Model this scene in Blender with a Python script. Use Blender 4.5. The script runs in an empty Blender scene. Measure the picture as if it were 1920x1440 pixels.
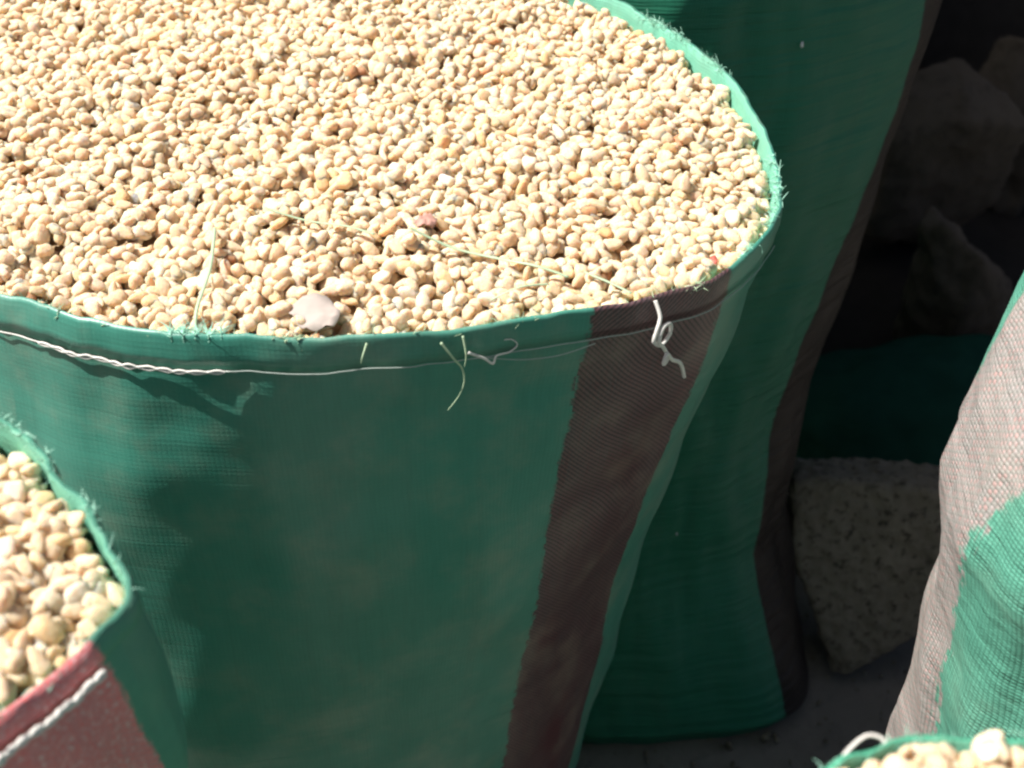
import bpy, bmesh, math, random
import numpy as np
from mathutils import Vector, Matrix, Euler, noise

random.seed(7)
RNG = np.random.default_rng(7)
scene = bpy.context.scene
COL = scene.collection

# ---------------------------------------------------------------- camera, sky, sun, exposure
CAM_POS = Vector((0.0, 0.0, 1.09))
PITCH = 38.5
cam_data = bpy.data.cameras.new("camera")
cam_data.sensor_width = 36.0
cam_data.lens = 36.0 * 2637 / 1920
cam_data.clip_start = 0.02
cam_data.clip_end = 400.0
cam_data.dof.use_dof = True
cam_data.dof.focus_distance = 0.74
cam_data.dof.aperture_fstop = 12.0
cam = bpy.data.objects.new("camera", cam_data)
cam.location = CAM_POS
cam.rotation_euler = (math.radians(90 - PITCH), 0, 0)
COL.objects.link(cam)
scene.camera = cam

SUN_ELEV = 58.0
SUN_AZ = -88.0            # degrees from +Y towards +X: the sun stands to the left, a little behind the sacks
world = bpy.data.worlds.new("World")
scene.world = world
world.use_nodes = True
wn = world.node_tree
wn.nodes.clear()
sky = wn.nodes.new("ShaderNodeTexSky")
sky.sky_type = 'NISHITA'
sky.sun_disc = False
sky.sun_elevation = math.radians(SUN_ELEV)
sky.sun_rotation = math.radians(SUN_AZ)
sky.air_density = 0.35
sky.dust_density = 3.0
sky.ozone_density = 0.3
bg = wn.nodes.new("ShaderNodeBackground")
bg.inputs["Strength"].default_value = 0.06
wo = wn.nodes.new("ShaderNodeOutputWorld")
wn.links.new(sky.outputs[0], bg.inputs[0])
wn.links.new(bg.outputs[0], wo.inputs[0])

sun_data = bpy.data.lights.new("sun", 'SUN')
sun_data.energy = 4.2
sun_data.angle = math.radians(0.5)
sun_data.color = (1.0, 0.955, 0.89)
sun = bpy.data.objects.new("sun", sun_data)
el, az = math.radians(SUN_ELEV), math.radians(SUN_AZ)
to_sun = Vector((math.sin(az) * math.cos(el), math.cos(az) * math.cos(el), math.sin(el)))
sun.rotation_euler = to_sun.to_track_quat('Z', 'Y').to_euler()
COL.objects.link(sun)

scene.view_settings.view_transform = 'Standard'
scene.view_settings.look = 'None'
scene.view_settings.exposure = 0.94
scene.view_settings.gamma = 1.0
scene.cycles.filter_width = 2.4        # the photograph is a soft, low-resolution phone picture

# ---------------------------------------------------------------- node helpers
class NT:
    def __init__(self, name):
        self.m = bpy.data.materials.new(name)
        self.m.use_nodes = True
        self.t = self.m.node_tree
        self.t.nodes.clear()
        self.out = self.t.nodes.new("ShaderNodeOutputMaterial")
        self.b = self.t.nodes.new("ShaderNodeBsdfPrincipled")
        self.t.links.new(self.b.outputs[0], self.out.inputs[0])
    def n(self, kind, **kw):
        nd = self.t.nodes.new(kind)
        for k, v in kw.items():
            setattr(nd, k, v)
        return nd
    def put(self, sock, val):
        if isinstance(val, bpy.types.NodeSocket):
            self.t.links.new(val, sock)
        elif isinstance(val, (tuple, list)) and len(val) == 3 and sock.type == 'RGBA':
            sock.default_value = (*val, 1)
        else:
            sock.default_value = val
    def math(self, op, a, b=None, c=None, clamp=False):
        nd = self.n("ShaderNodeMath", operation=op, use_clamp=clamp)
        for i, v in enumerate((a, b, c)):
            if v is not None:
                self.put(nd.inputs[i], v)
        return nd.outputs[0]
    def mix(self, fac, a, b, blend='MIX'):
        nd = self.n("ShaderNodeMix", data_type='RGBA', blend_type=blend)
        self.put(nd.inputs[0], fac)
        self.put(nd.inputs[6], a)
        self.put(nd.inputs[7], b)
        return nd.outputs[2]
    def ramp(self, fac, stops, interp='LINEAR'):
        nd = self.n("ShaderNodeValToRGB")
        nd.color_ramp.interpolation = interp
        els = nd.color_ramp.elements
        while len(els) < len(stops):
            els.new(0.5)
        for e, (p, c) in zip(els, stops):
            e.position = p
            e.color = (*c, 1) if len(c) == 3 else c
        self.put(nd.inputs[0], fac)
        return nd.outputs[0]
    def smooth(self, x, lo, hi):
        nd = self.n("ShaderNodeMapRange", interpolation_type='SMOOTHSTEP')
        self.put(nd.inputs[0], x)
        self.put(nd.inputs[1], lo)
        self.put(nd.inputs[2], hi)
        return nd.outputs[0]
    def noise(self, vec, scale, detail=3, rough=0.5, dim='3D'):
        nd = self.n("ShaderNodeTexNoise", noise_dimensions=dim)
        if vec is not None:
            self.put(nd.inputs["Vector"], vec)
        nd.inputs["Scale"].default_value = scale
        nd.inputs["Detail"].default_value = detail
        nd.inputs["Roughness"].default_value = rough
        return nd.outputs[0]
    def mapping(self, vec, scale=(1, 1, 1), loc=(0, 0, 0), rot=(0, 0, 0)):
        nd = self.n("ShaderNodeMapping")
        self.put(nd.inputs[0], vec)
        nd.inputs[1].default_value = loc
        nd.inputs[2].default_value = rot
        nd.inputs[3].default_value = scale
        return nd.outputs[0]
    def bump(self, h, dist, strength=1.0, normal=None):
        nd = self.n("ShaderNodeBump")
        self.put(nd.inputs["Height"], h)
        nd.inputs["Distance"].default_value = dist
        nd.inputs["Strength"].default_value = strength
        if normal is not None:
            self.put(nd.inputs["Normal"], normal)
        return nd.outputs[0]

def weave_fabric(name, green, warp, weft, pitch=0.0022, weave_bump=0.00035, ripple=0.0016, rough=0.42,
                 weave_contrast=0.35, crumple=0.0, lines=0.0, dusty=0.14, speck=0.0, soft=0.16, spec=0.45, line_pitch=None, slant=0.0):
    """woven plastic tape; UV in metres (u round the sack, v up); attribute 'stripe' is the signed distance (degrees) into a woven colour stripe"""
    g = NT(name)
    uv = g.n("ShaderNodeUVMap", uv_map="cloth").outputs[0]
    # slightly wander the threads
    wob = g.noise(uv, 9.0, 2)
    sep = g.n("ShaderNodeSeparateXYZ")
    g.put(sep.inputs[0], uv)
    w = g.math('MULTIPLY', g.math('SUBTRACT', wob, 0.5), 0.012)
    u = g.math('ADD', sep.outputs[0], w)
    v = g.math('ADD', sep.outputs[1], w)
    cu = g.math('DIVIDE', u, pitch)
    cv = g.math('DIVIDE', v, pitch)
    par = g.math('MODULO', g.math('ADD', g.math('ADD', g.math('FLOOR', cu), g.math('FLOOR', cv)), 20000), 2.0)
    su = g.math('ABSOLUTE', g.math('SINE', g.math('MULTIPLY', cu, math.pi)))
    sv = g.math('ABSOLUTE', g.math('SINE', g.math('MULTIPLY', cv, math.pi)))
    over = g.math('GREATER_THAN', par, 0.5)               # 1: the upright tape lies on top
    hu = g.math('MULTIPLY', g.math('POWER', su, 0.6), g.math('ADD', 0.35, g.math('MULTIPLY', sv, 0.65)))
    hv = g.math('MULTIPLY', g.math('POWER', sv, 0.6), g.math('ADD', 0.35, g.math('MULTIPLY', su, 0.65)))
    hmix = g.n("ShaderNodeMix", data_type='FLOAT')
    g.put(hmix.inputs[0], over)
    g.put(hmix.inputs[2], hv)
    g.put(hmix.inputs[3], hu)
    height = hmix.outputs[0]
    # colour
    st = g.n("ShaderNodeAttribute", attribute_name="stripe").outputs["Fac"]
    edge_n = g.noise(g.mapping(uv, (30, 700, 1)), 1.0, 1)
    cell = g.n("ShaderNodeCombineXYZ")
    uv0 = g.n("ShaderNodeSeparateXYZ")
    g.put(uv0.inputs[0], uv)
    g.put(cell.inputs[0], g.math('FLOOR', g.math('DIVIDE', uv0.outputs[0], pitch)))
    g.put(cell.inputs[1], g.math('FLOOR', g.math('DIVIDE', uv0.outputs[1], pitch * 2)))
    wn_ = g.n("ShaderNodeTexWhiteNoise", noise_dimensions='2D')
    g.put(wn_.inputs["Vector"], cell.outputs[0])
    thread_n = wn_.outputs[0]
    st = g.math('ADD', st, g.math('MULTIPLY', g.math('SUBTRACT', edge_n, 0.5), 0.5))
    st = g.math('ADD', st, g.math('MULTIPLY', g.math('SUBTRACT', thread_n, 0.5), 2.2 * soft))
    st = g.smooth(st, -max(0.3, soft * 0.5), max(0.3, soft * 0.5))
    fine = g.noise(g.mapping(uv, (420, 60, 1)), 1.0, 2)
    blot = g.noise(uv, 14.0, 3)
    gcol = g.mix(g.math('MULTIPLY', blot, 0.5), green, tuple(c * 0.72 for c in green))
    band = g.noise(g.mapping(uv, (130, 2.5, 1)), 1.0, 3, 0.6)
    gcol = g.mix(g.math('MULTIPLY', g.smooth(band, 0.45, 0.75), 0.35), gcol, tuple(c * 0.7 for c in green))
    gcol = g.mix(g.math('MULTIPLY', fine, 0.35), gcol, tuple(min(1, c * 1.3 + 0.015) for c in green))
    sfine = g.noise(g.mapping(uv, (900, 30, 1)), 1.0, 2)
    warpc = g.mix(g.smooth(sfine, 0.4, 0.62), warp, tuple(c * f for c, f in zip(warp, (1.18, 0.86, 0.84))))
    sl = g.math('ABSOLUTE', g.math('SINE', g.math('MULTIPLY', g.math('ADD', v, g.math('MULTIPLY', u, slant)), math.pi / (line_pitch or pitch))))
    if lines:
        red = g.smooth(g.noise(g.mapping(uv, (16, 9, 1)), 1.0, 3), 0.56, 0.72)
        warpc = g.mix(g.math('MULTIPLY', red, 0.8), warpc, (warp[0] * 1.1, warp[1] * 0.42, warp[2] * 0.5))
    scol = g.mix(g.math('ADD', g.math('MULTIPLY', over, 1 - lines), g.math('MULTIPLY', g.smooth(sl, 0.2, 0.9), lines)), weft, warpc)
    if speck:
        scol = g.mix(g.math('MULTIPLY', g.smooth(g.noise(uv, 560.0, 2), 0.5, 0.72), speck), scol, (0.80, 0.52, 0.52))
    colr = g.mix(st, gcol, scol)
    gap = g.smooth(height, 0.0, 0.55)
    colr = g.mix(g.math('MULTIPLY', g.math('SUBTRACT', 1.0, gap), weave_contrast), colr, tuple(c * 0.25 for c in green))
    # dust caught in the weave
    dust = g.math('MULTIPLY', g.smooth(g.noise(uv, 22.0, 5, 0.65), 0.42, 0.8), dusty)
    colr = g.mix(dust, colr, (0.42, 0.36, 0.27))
    g.put(g.b.inputs["Base Color"], colr)
    rr = g.math('ADD', rough, g.math('MULTIPLY', g.noise(uv, 30.0, 3), 0.2))
    g.put(g.b.inputs["Roughness"], rr)
    g.b.inputs["Specular IOR Level"].default_value = spec
    # relief: weave, horizontal ripples of slack cloth, crumples
    rn = g.noise(g.mapping(uv, (5.0, 95.0, 1), rot=(0, 0, 0.05)), 1.0, 3, 0.55)
    nrm = g.bump(rn, ripple)
    if crumple:
        cr = g.noise(g.mapping(uv, (38.0, 75.0, 1), rot=(0, 0, 0.35)), 1.0, 3, 0.6)
        nrm = g.bump(cr, crumple, normal=nrm)
    nrm = g.bump(height, weave_bump, normal=nrm)
    g.put(g.b.inputs["Normal"], nrm)
    return g.m

def plain(name, color, rough=0.6, var=0.25, scale=60, bumpd=0.0, spec=0.4):
    g = NT(name)
    co = g.n("ShaderNodeTexCoord").outputs["Object"]
    nz = g.noise(co, scale, 4)
    g.put(g.b.inputs["Base Color"], g.mix(nz, tuple(c * (1 - var) for c in color), tuple(min(1, c * (1 + var)) for c in color)))
    g.b.inputs["Roughness"].default_value = rough
    g.b.inputs["Specular IOR Level"].default_value = spec
    if bumpd:
        g.put(g.b.inputs["Normal"], g.bump(g.noise(co, scale * 1.7, 6, 0.6), bumpd))
    return g.m

def kernel_material():
    g = NT("kernel_skin")
    tint = g.n("ShaderNodeAttribute", attribute_name="tint").outputs["Fac"]
    base = g.ramp(tint, [
        (0.00, (0.400, 0.150, 0.090)), (0.012, (0.480, 0.250, 0.150)), (0.03, (0.600, 0.360, 0.180)),
        (0.08, (0.808, 0.588, 0.334)), (0.16, (0.822, 0.652, 0.405)), (0.26, (0.783, 0.620, 0.449)), (0.36, (0.815, 0.670, 0.481)),
        (0.50, (0.840, 0.702, 0.507)), (0.60, (0.822, 0.664, 0.533)), (0.66, (0.835, 0.702, 0.526)), (0.78, (0.847, 0.728, 0.539)),
        (0.88, (0.860, 0.780, 0.603)), (1.00, (0.899, 0.843, 0.730))])
    loc = g.n("ShaderNodeAttribute", attribute_name="kpos").outputs["Vector"]   # position within the kernel
    nz = g.noise(loc, 2.2, 3)
    col = g.mix(g.math('MULTIPLY', g.smooth(nz, 0.45, 0.75), 0.30), base, (0.70, 0.47, 0.25))
    sepz = g.n("ShaderNodeSeparateXYZ")
    g.put(sepz.inputs[0], loc)
    tip = g.smooth(sepz.outputs[1], 0.55, 0.95)            # the pale-brown tip cap
    col = g.mix(g.math('MULTIPLY', tip, 0.35), col, (0.50, 0.30, 0.15))
    g.put(g.b.inputs["Base Color"], col)
    g.b.inputs["Roughness"].default_value = 0.68
    g.b.inputs["Specular IOR Level"].default_value = 0.2
    g.b.inputs["Subsurface Weight"].default_value = 0.7
    g.b.inputs["Subsurface Radius"].default_value = (1.0, 0.62, 0.32)
    g.b.inputs["Subsurface Scale"].default_value = 0.005
    g.put(g.b.inputs["Normal"], g.bump(g.noise(loc, 5.0, 3), 0.0006))
    return g.m

def stone_material(name, c, pits=0.5, scale=60):
    g = NT(name)
    co = g.n("ShaderNodeTexCoord").outputs["Object"]
    n1 = g.noise(co, scale * 0.35, 5, 0.6)
    n2 = g.noise(co, scale * 1.6, 6, 0.65)
    col = g.mix(n1, tuple(v * 0.72 for v in c), tuple(v * 1.25 for v in c))
    col = g.mix(g.math('MULTIPLY', g.smooth(n2, 0.52, 0.64), pits), col, tuple(v * 0.2 for v in c))
    n3 = g.noise(co, scale * 0.12, 3)
    col = g.mix(g.math('MULTIPLY', g.smooth(n3, 0.4, 0.65), 0.45), col, tuple(v * 0.6 for v in c))
    g.put(g.b.inputs["Base Color"], col)
    g.b.inputs["Roughness"].default_value = 0.9
    g.b.inputs["Specular IOR Level"].default_value = 0.2
    g.put(g.b.inputs["Normal"], g.bump(n2, 0.003))
    return g.m

GREEN = (0.052, 0.250, 0.188)
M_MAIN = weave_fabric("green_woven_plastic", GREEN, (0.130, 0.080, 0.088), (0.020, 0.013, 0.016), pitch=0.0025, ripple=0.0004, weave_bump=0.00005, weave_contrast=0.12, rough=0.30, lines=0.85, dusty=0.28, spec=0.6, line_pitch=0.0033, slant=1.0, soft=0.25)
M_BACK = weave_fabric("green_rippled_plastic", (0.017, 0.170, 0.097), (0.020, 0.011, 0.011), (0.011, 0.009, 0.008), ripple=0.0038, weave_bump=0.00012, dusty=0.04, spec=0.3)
M_LEFT = weave_fabric("green_and_red_woven_plastic", (0.07, 0.27, 0.19), (0.80, 0.20, 0.21), (0.60, 0.24, 0.25),
                      pitch=0.0012, weave_bump=0.0002, speck=0.9, soft=0.25, weave_contrast=0.12, ripple=0.0012)
M_RIGHT = weave_fabric("coarse_green_and_brown_weave", (0.10, 0.34, 0.245), (0.365, 0.335, 0.325), (0.31, 0.298, 0.28),
                       pitch=0.0021, weave_bump=0.0004, ripple=0.0014, weave_contrast=0.78, crumple=0.0022, soft=1.5)
M_FRONT = weave_fabric("pale_green_woven_plastic", (0.06, 0.32, 0.20), (0.2, 0.12, 0.11), (0.08, 0.12, 0.1))
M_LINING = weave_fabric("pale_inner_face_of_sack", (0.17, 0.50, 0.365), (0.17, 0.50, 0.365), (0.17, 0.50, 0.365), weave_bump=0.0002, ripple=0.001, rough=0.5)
M_DARK = weave_fabric("deep_green_woven_plastic", (0.012, 0.07, 0.045), (0.05, 0.03, 0.03), (0.02, 0.03, 0.025))
M_THREAD = plain("white_sewing_thread", (0.72, 0.70, 0.66), 0.75, 0.15, 900)
M_THREAD_DULL = plain("grey_sewing_thread", (0.34, 0.40, 0.37), 0.75, 0.2, 900)
M_FIBRE = plain("mint_plastic_fibre", (0.34, 0.66, 0.52), 0.5, 0.3, 500)
M_FIBRE_PALE = plain("pale_green_plastic_fibre", (0.42, 0.55, 0.36), 0.45, 0.2, 400)
M_KERNEL = kernel_material()
M_BED = plain("grain_bed_surface", (0.60, 0.43, 0.25), 0.9, 0.3, 180, 0.003)
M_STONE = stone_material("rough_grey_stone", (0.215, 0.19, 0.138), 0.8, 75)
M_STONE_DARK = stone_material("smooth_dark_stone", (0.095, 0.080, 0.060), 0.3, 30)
M_DEEP_SHADE = plain("deep_shade_black", (0.026, 0.024, 0.021), 0.95, 0.3, 40, 0.002, 0.1)  # near-black colour stands in for the deep shade at the back
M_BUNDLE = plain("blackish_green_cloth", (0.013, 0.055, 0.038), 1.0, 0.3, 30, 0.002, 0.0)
M_GROUND = stone_material("dusty_grey_ground", (0.215, 0.20, 0.17), 0.15, 40)
M_HUSK = plain("papery_husk", (0.40, 0.345, 0.31), 0.7, 0.15, 200)
M_PINK = plain("dull_pink_husk", (0.48, 0.27, 0.22), 0.7, 0.3, 300)
M_RED = plain("red_husk", (0.42, 0.09, 0.06), 0.6, 0.25, 300)
M_LINT = plain("white_lint", (0.75, 0.78, 0.76), 0.8, 0.1, 300)

# ---------------------------------------------------------------- object helpers
def tag(o, label=None, cat=None, group=None, kind=None):
    if label: o["label"] = label
    if cat: o["category"] = cat
    if group: o["group"] = group
    if kind: o["kind"] = kind
    return o

def thing(name, loc, label, cat, group=None):
    e = bpy.data.objects.new(name, None)
    e.empty_display_size = 0.05
    e.location = loc
    COL.objects.link(e)
    return tag(e, label, cat, group)

def link_mesh(name, mesh, mat, parent=None, loc=None):
    if mat is not None and len(mesh.materials) == 0:
        mesh.materials.append(mat)
    o = bpy.data.objects.new(name, mesh)
    COL.objects.link(o)
    if parent is not None:
        o.parent = parent
        o.matrix_parent_inverse = Matrix.Translation(-Vector(parent.location))
    if loc is not None:
        o.location = loc
    return o

def mesh_from(name, verts, faces, smooth=True):
    me = bpy.data.meshes.new(name)
    me.from_pydata([tuple(v) for v in verts], [], faces)
    me.update()
    if smooth:
        me.polygons.foreach_set("use_smooth", [True] * len(me.polygons))
    return me

def catmull(pts, n, closed=False):
    P = np.array(pts, float)
    k = len(P)
    out = []
    segs = k if closed else k - 1
    for i in range(segs):
        g = lambda j: P[j % k] if closed else P[min(max(j, 0), k - 1)]
        p0, p1, p2, p3 = g(i - 1), g(i), g(i + 1), g(i + 2)
        for t in np.linspace(0, 1, n, endpoint=False):
            out.append(0.5 * ((2 * p1) + (-p0 + p2) * t + (2 * p0 - 5 * p1 + 4 * p2 - p3) * t * t + (-p0 + 3 * p1 - 3 * p2 + p3) * t ** 3))
    if not closed:
        out.append(P[-1])
    return np.array(out)

class Tubes:
    def __init__(self):
        self.v, self.f = [], []
    def add(self, pts, r, sides=5, taper=False, flat=1.0):
        P = np.array(pts, float)
        n = len(P)
        base = len(self.v)
        up = Vector((0.13, 0.21, 0.97))
        for i in range(n):
            d = Vector(P[min(i + 1, n - 1)] - P[max(i - 1, 0)])
            if d.length < 1e-9: d = Vector((1, 0, 0))
            d.normalize()
            a = d.cross(up)
            if a.length < 1e-3: a = d.cross(Vector((1, 0, 0)))
            a.normalize()
            b = a.cross(d)
            rr = r * (1.0 if not taper else max(0.25, 1 - 0.75 * i / (n - 1)))
            for s in range(sides):
                an = 2 * math.pi * s / sides
                self.v.append(Vector(P[i]) + a * (rr * math.cos(an)) + b * (rr * flat * math.sin(an)))
        for i in range(n - 1):
            for s in range(sides):
                a0 = base + i * sides + s
                a1 = base + i * sides + (s + 1) % sides
                self.f.append((a0, a1, a1 + sides, a0 + sides))
        self.f.append(tuple(base + s for s in range(sides))[::-1])
        self.f.append(tuple(base + (n - 1) * sides + s for s in range(sides)))
        return self
    def build(self, name, mat, parent=None):
        return link_mesh(name, mesh_from(name, self.v, self.f), mat, parent)

# ---------------------------------------------------------------- sacks
NU = 288
def resample(rim, n=NU):
    c = catmull(rim, 24, closed=True)
    d = np.r_[0, np.cumsum(np.linalg.norm(np.diff(np.vstack([c, c[:1]]), axis=0), axis=1))]
    s = np.linspace(0, d[-1], n, endpoint=False)
    cc = np.vstack([c, c[:1]])
    return np.stack([np.interp(s, d, cc[:, k]) for k in range(cc.shape[1])], 1), d[-1]

class Sack:
    """a filled sack: rim = closed list of (x, y, z) counter-clockwise seen from above, starting anywhere;
    profile = rows of (depth below rim, scale about the centre, dx, dy)"""
    def __init__(self, name, rim, profile, label, mat, stripes=(), hem=0.018, wrinkle=0.003, rnd=0.85, seed=0,
                 stripe_shift=None, swell=None, group='sacks of grain standing open', lining=None):
        self.rim, self.per = resample(rim)
        self.c = self.rim.mean(0)
        self.mat = mat
        self.seed = seed
        self.profile = np.array(profile, float)
        self.swell = swell
        self.wr = wrinkle
        self.rnd = rnd
        self.zb = self.c[2] - self.profile[-1, 0]
        self.ang = np.arctan2(self.rim[:, 1] - self.c[1], self.rim[:, 0] - self.c[0])
        self.rad = np.hypot(self.rim[:, 1] - self.c[1], self.rim[:, 0] - self.c[0])
        bx, by = self.profile[-1, 2:4]
        self.root = thing(name, (self.c[0] + bx, self.c[1] + by, self.zb), label, "sack", group)
        self.hem = hem
        H = self.profile[-1, 0]
        hs = np.r_[np.linspace(0, 0.06, 14), np.linspace(0.068, H - 0.03, 64), np.linspace(H - 0.024, H, 8)]
        self.hs = hs
        G = np.stack([self.ring(h) for h in hs], 0)            # rows, NU, 3
        # stripes
        deg = np.degrees(self.ang)
        S = np.full((len(hs), NU), -20.0)
        for (a0, a1) in stripes:
            for r, h in enumerate(hs):
                sh = stripe_shift(h) if stripe_shift else (0, 0)
                lo, hi = a0 + sh[0], a1 + sh[1]
                m = (lo + hi) / 2
                dd = np.abs((deg - m + 180) % 360 - 180)
                S[r] = np.maximum(S[r], (hi - lo) / 2 - dd)
        self.S = S
        k0 = int(np.searchsorted(hs, hem * 0.55))
        mask = S > 0.0
        self.panel("body", G, hs, lambda r, i: r >= k0 and not mask[r, i], close=True)
        if stripes:
            self.panel("stripe", G, hs, lambda r, i: r >= k0 and mask[r, i])
        # hem: a folded band lying proud of the wall, over the rim and down inside
        rows, hv = [], []
        for h, off in [(hem, 0.0004), (hem, 0.0011), (hem * 0.66, 0.0011), (hem * 0.33, 0.0010), (0.0022, 0.0007), (0.0004, 0.0001),
                       (0.0004, -0.0014), (0.003, -0.0024), (0.012, -0.0026), (0.025, -0.003), (0.045, -0.004), (0.07, -0.006)]:
            rows.append(self.ring(h, off))
            hv.append(h)
        hemS = np.stack([S[int(np.argmin(np.abs(hs - h)))] for h in hv])
        keep, self.S = self.S, hemS
        rows, hv = np.stack(rows), np.array(hv)
        self.panel("hem", rows, hv, lambda r, i: r < 6)
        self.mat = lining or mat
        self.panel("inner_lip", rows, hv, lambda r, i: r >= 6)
        self.mat = mat
        self.S = keep

    def scale_at(self, h):
        p = self.profile
        hh = min(max(h, 0), p[-1, 0])
        # smooth interpolation
        return [np.interp(hh, p[:, 0], p[:, k]) for k in (1, 2, 3)]

    def ring(self, h, off=0.0):
        s, dx, dy = self.scale_at(h)
        H = self.profile[-1, 0]
        t = min(h / 0.30, 1.0)
        t = t * t * (3 - 2 * t) * self.rnd
        rmean = self.rad.mean()
        r = (self.rad * (1 - t) + rmean * t) * s
        if self.swell is not None:
            r = r * self.swell(h, np.degrees(self.ang))
        out = np.zeros((NU, 3))
        zt = self.rim[:, 2]
        q = h / H
        z = zt - h - (zt - self.c[2]) * min(1.0, q * 1.6)
        for i in range(NU):
            a = self.ang[i]
            env = min(1.0, h / 0.05) * (1.0 if h < H - 0.03 else 0.5)
            p = Vector((math.cos(a) * 2.6, math.sin(a) * 2.6, h * 7.0 + self.seed * 13.1))
            d = noise.fractal(p, 1.0, 2.0, 3) * self.wr * 2.2 * env
            p2 = Vector((math.cos(a) * 9 + h * 4, math.sin(a) * 9, h * 26.0 + self.seed * 5.7))
            d += noise.noise(p2) * self.wr * 0.5 * env
            # slack of the free rim
            p3 = Vector((math.cos(a) * 5, math.sin(a) * 5, self.seed * 3.3))
            d += (noise.noise(p3) * 0.0040 + noise.noise(p3 * 3.3) * 0.0014) * (1 - min(1.0, h / 0.05))
            if abs(off) > 0.0005:
                d += noise.noise(Vector((math.cos(a) * 30, math.sin(a) * 30, h * 90 + self.seed))) * 0.0010
            rr = r[i] + off + d
            p4 = Vector((math.cos(a) * 7.5, math.sin(a) * 7.5, self.seed * 7.7 + 40))
            dz = (noise.noise(p4) * 0.0026 + noise.noise(p4 * 3.1) * 0.0012) * (1 - min(1.0, h / 0.06))
            out[i] = (self.c[0] + dx + math.cos(a) * rr, self.c[1] + dy + math.sin(a) * rr, z[i] + dz)
        return out

    def panel(self, name, G, hs, keep, close=False):
        R = len(hs)
        used = {}
        verts, uvs, st = [], [], []
        faces, fuv = [], []
        def vid(r, i):
            k = (r, i % NU)
            if k not in used:
                used[k] = len(verts)
                verts.append(G[r, i % NU])
                st.append(self.S[r, i % NU])
            return used[k]
        du = self.per / NU
        if len(hs) < 30:
            vv = -np.r_[0, np.cumsum([np.linalg.norm(G[r + 1] - G[r], axis=1).mean() for r in range(R - 1)])] + 0.5
        else:
            vv = -np.asarray(hs)
        for r in range(R - 1):
            for i in range(NU):
                if keep(r, i):
                    faces.append((vid(r, i), vid(r + 1, i), vid(r + 1, i + 1), vid(r, i + 1)))
                    fuv += [(i * du, vv[r]), (i * du, vv[r + 1]), ((i + 1) * du, vv[r + 1]), ((i + 1) * du, vv[r])]
        if close:
            faces.append(tuple(vid(R - 1, i) for i in range(NU))[::-1])
            fuv += [(i * du, vv[-1]) for i in range(NU)][::-1]
        me = mesh_from(name, verts, faces)
        uvl = me.uv_layers.new(name="cloth")
        uvl.data.foreach_set("uv", np.array(fuv, np.float32).ravel())
        at = me.attributes.new("stripe", 'FLOAT', 'POINT')
        at.data.foreach_set("value", np.array(st, np.float32))
        return link_mesh(name, me, self.mat, self.root)

    def at(self, deg, h, off=0.0):
        """a point on the wall at an angle and a depth below the rim"""
        R = self.ring(h, off)
        i = int(np.argmin(np.abs((np.degrees(self.ang) - deg + 180) % 360 - 180)))
        return R[i]

    def line(self, h, off, a0=None, a1=None):
        R = self.ring(h, off)
        deg = np.degrees(self.ang)
        if a0 is None:
            return np.vstack([R, R[:1]])
        idx = [i for i in range(NU) if (deg[i] - a0) % 360 <= (a1 - a0)]
        idx.sort(key=lambda i: (deg[i] - a0) % 360)
        return R[idx]

# ---------------------------------------------------------------- kernels
def kernel_shape(res, seed):
    """one unit kernel, about -1..1 along y: rounded crown, narrower tip, a shallow dent on one face"""
    r = random.Random(seed)
    bpy_verts, faces = [], []
    rows = res
    cols = res + 2 if res > 5 else 7
    for j in range(1, rows):
        th = math.pi * j / rows
        for i in range(cols):
            ph = 2 * math.pi * (i + 0.5 * (j % 2)) / cols
            bpy_verts.append(Vector((math.sin(th) * math.cos(ph), math.cos(th), math.sin(th) * math.sin(ph))))
    bpy_verts = [Vector((0, 1, 0))] + bpy_verts + [Vector((0, -1, 0))]
    for i in range(cols):
        faces.append((0, 1 + (i + 1) % cols, 1 + i))
        b = 1 + (rows - 2) * cols
        faces.append((len(bpy_verts) - 1, b + i, b + (i + 1) % cols))
    for j in range(rows - 2):
        for i in range(cols):
            a = 1 + j * cols + i
            a2 = 1 + j * cols + (i + 1) % cols
            faces.append((a, a2, a2 + cols, a + cols))
    sq = r.uniform(0.68, 0.9)
    tap = r.uniform(0.10, 0.55)
    dent = r.uniform(0.0, 0.35)
    flat = r.uniform(0.42, 0.80)
    wid = r.uniform(0.66, 0.98)
    off = Vector((r.uniform(-9, 9), r.uniform(-9, 9), r.uniform(-9, 9)))
    out = []
    for v in bpy_verts:
        p = v.copy()
        # squarer cross-section
        for k in (0, 2):
            p[k] = math.copysign(abs(p[k]) ** sq, p[k])
        w = 1 - tap * (p.y * 0.5 + 0.5) ** 1.3
        p.x *= w * wid
        p.z *= flat * (1 - 0.4 * tap * (p.y * 0.5 + 0.5))
        if p.z > 0:
            p.z *= 1 - dent * math.exp(-((p.x / 0.45) ** 2 + ((p.y + 0.1) / 0.7) ** 2))
        p *= 1 + 0.20 * noise.noise(v * 1.2 + off) + 0.06 * noise.noise(v * 2.6 + off)
        out.append(p)
    return np.array(out), faces

NVAR = 14
SHAPES_HI = [kernel_shape(9, 100 + k) for k in range(NVAR)]
SHAPES_LO = [kernel_shape(6, 100 + k) for k in range(NVAR)]

def inside_mask(poly, X, Y):
    m = np.zeros(X.shape, bool)
    n = len(poly)
    j = n - 1
    for i in range(n):
        xi, yi, xj, yj = poly[i, 0], poly[i, 1], poly[j, 0], poly[j, 1]
        c = ((yi > Y) != (yj > Y)) & (X < (xj - xi) * (Y - yi) / (yj - yi + 1e-12) + xi)
        m ^= c
        j = i
    return m

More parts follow.
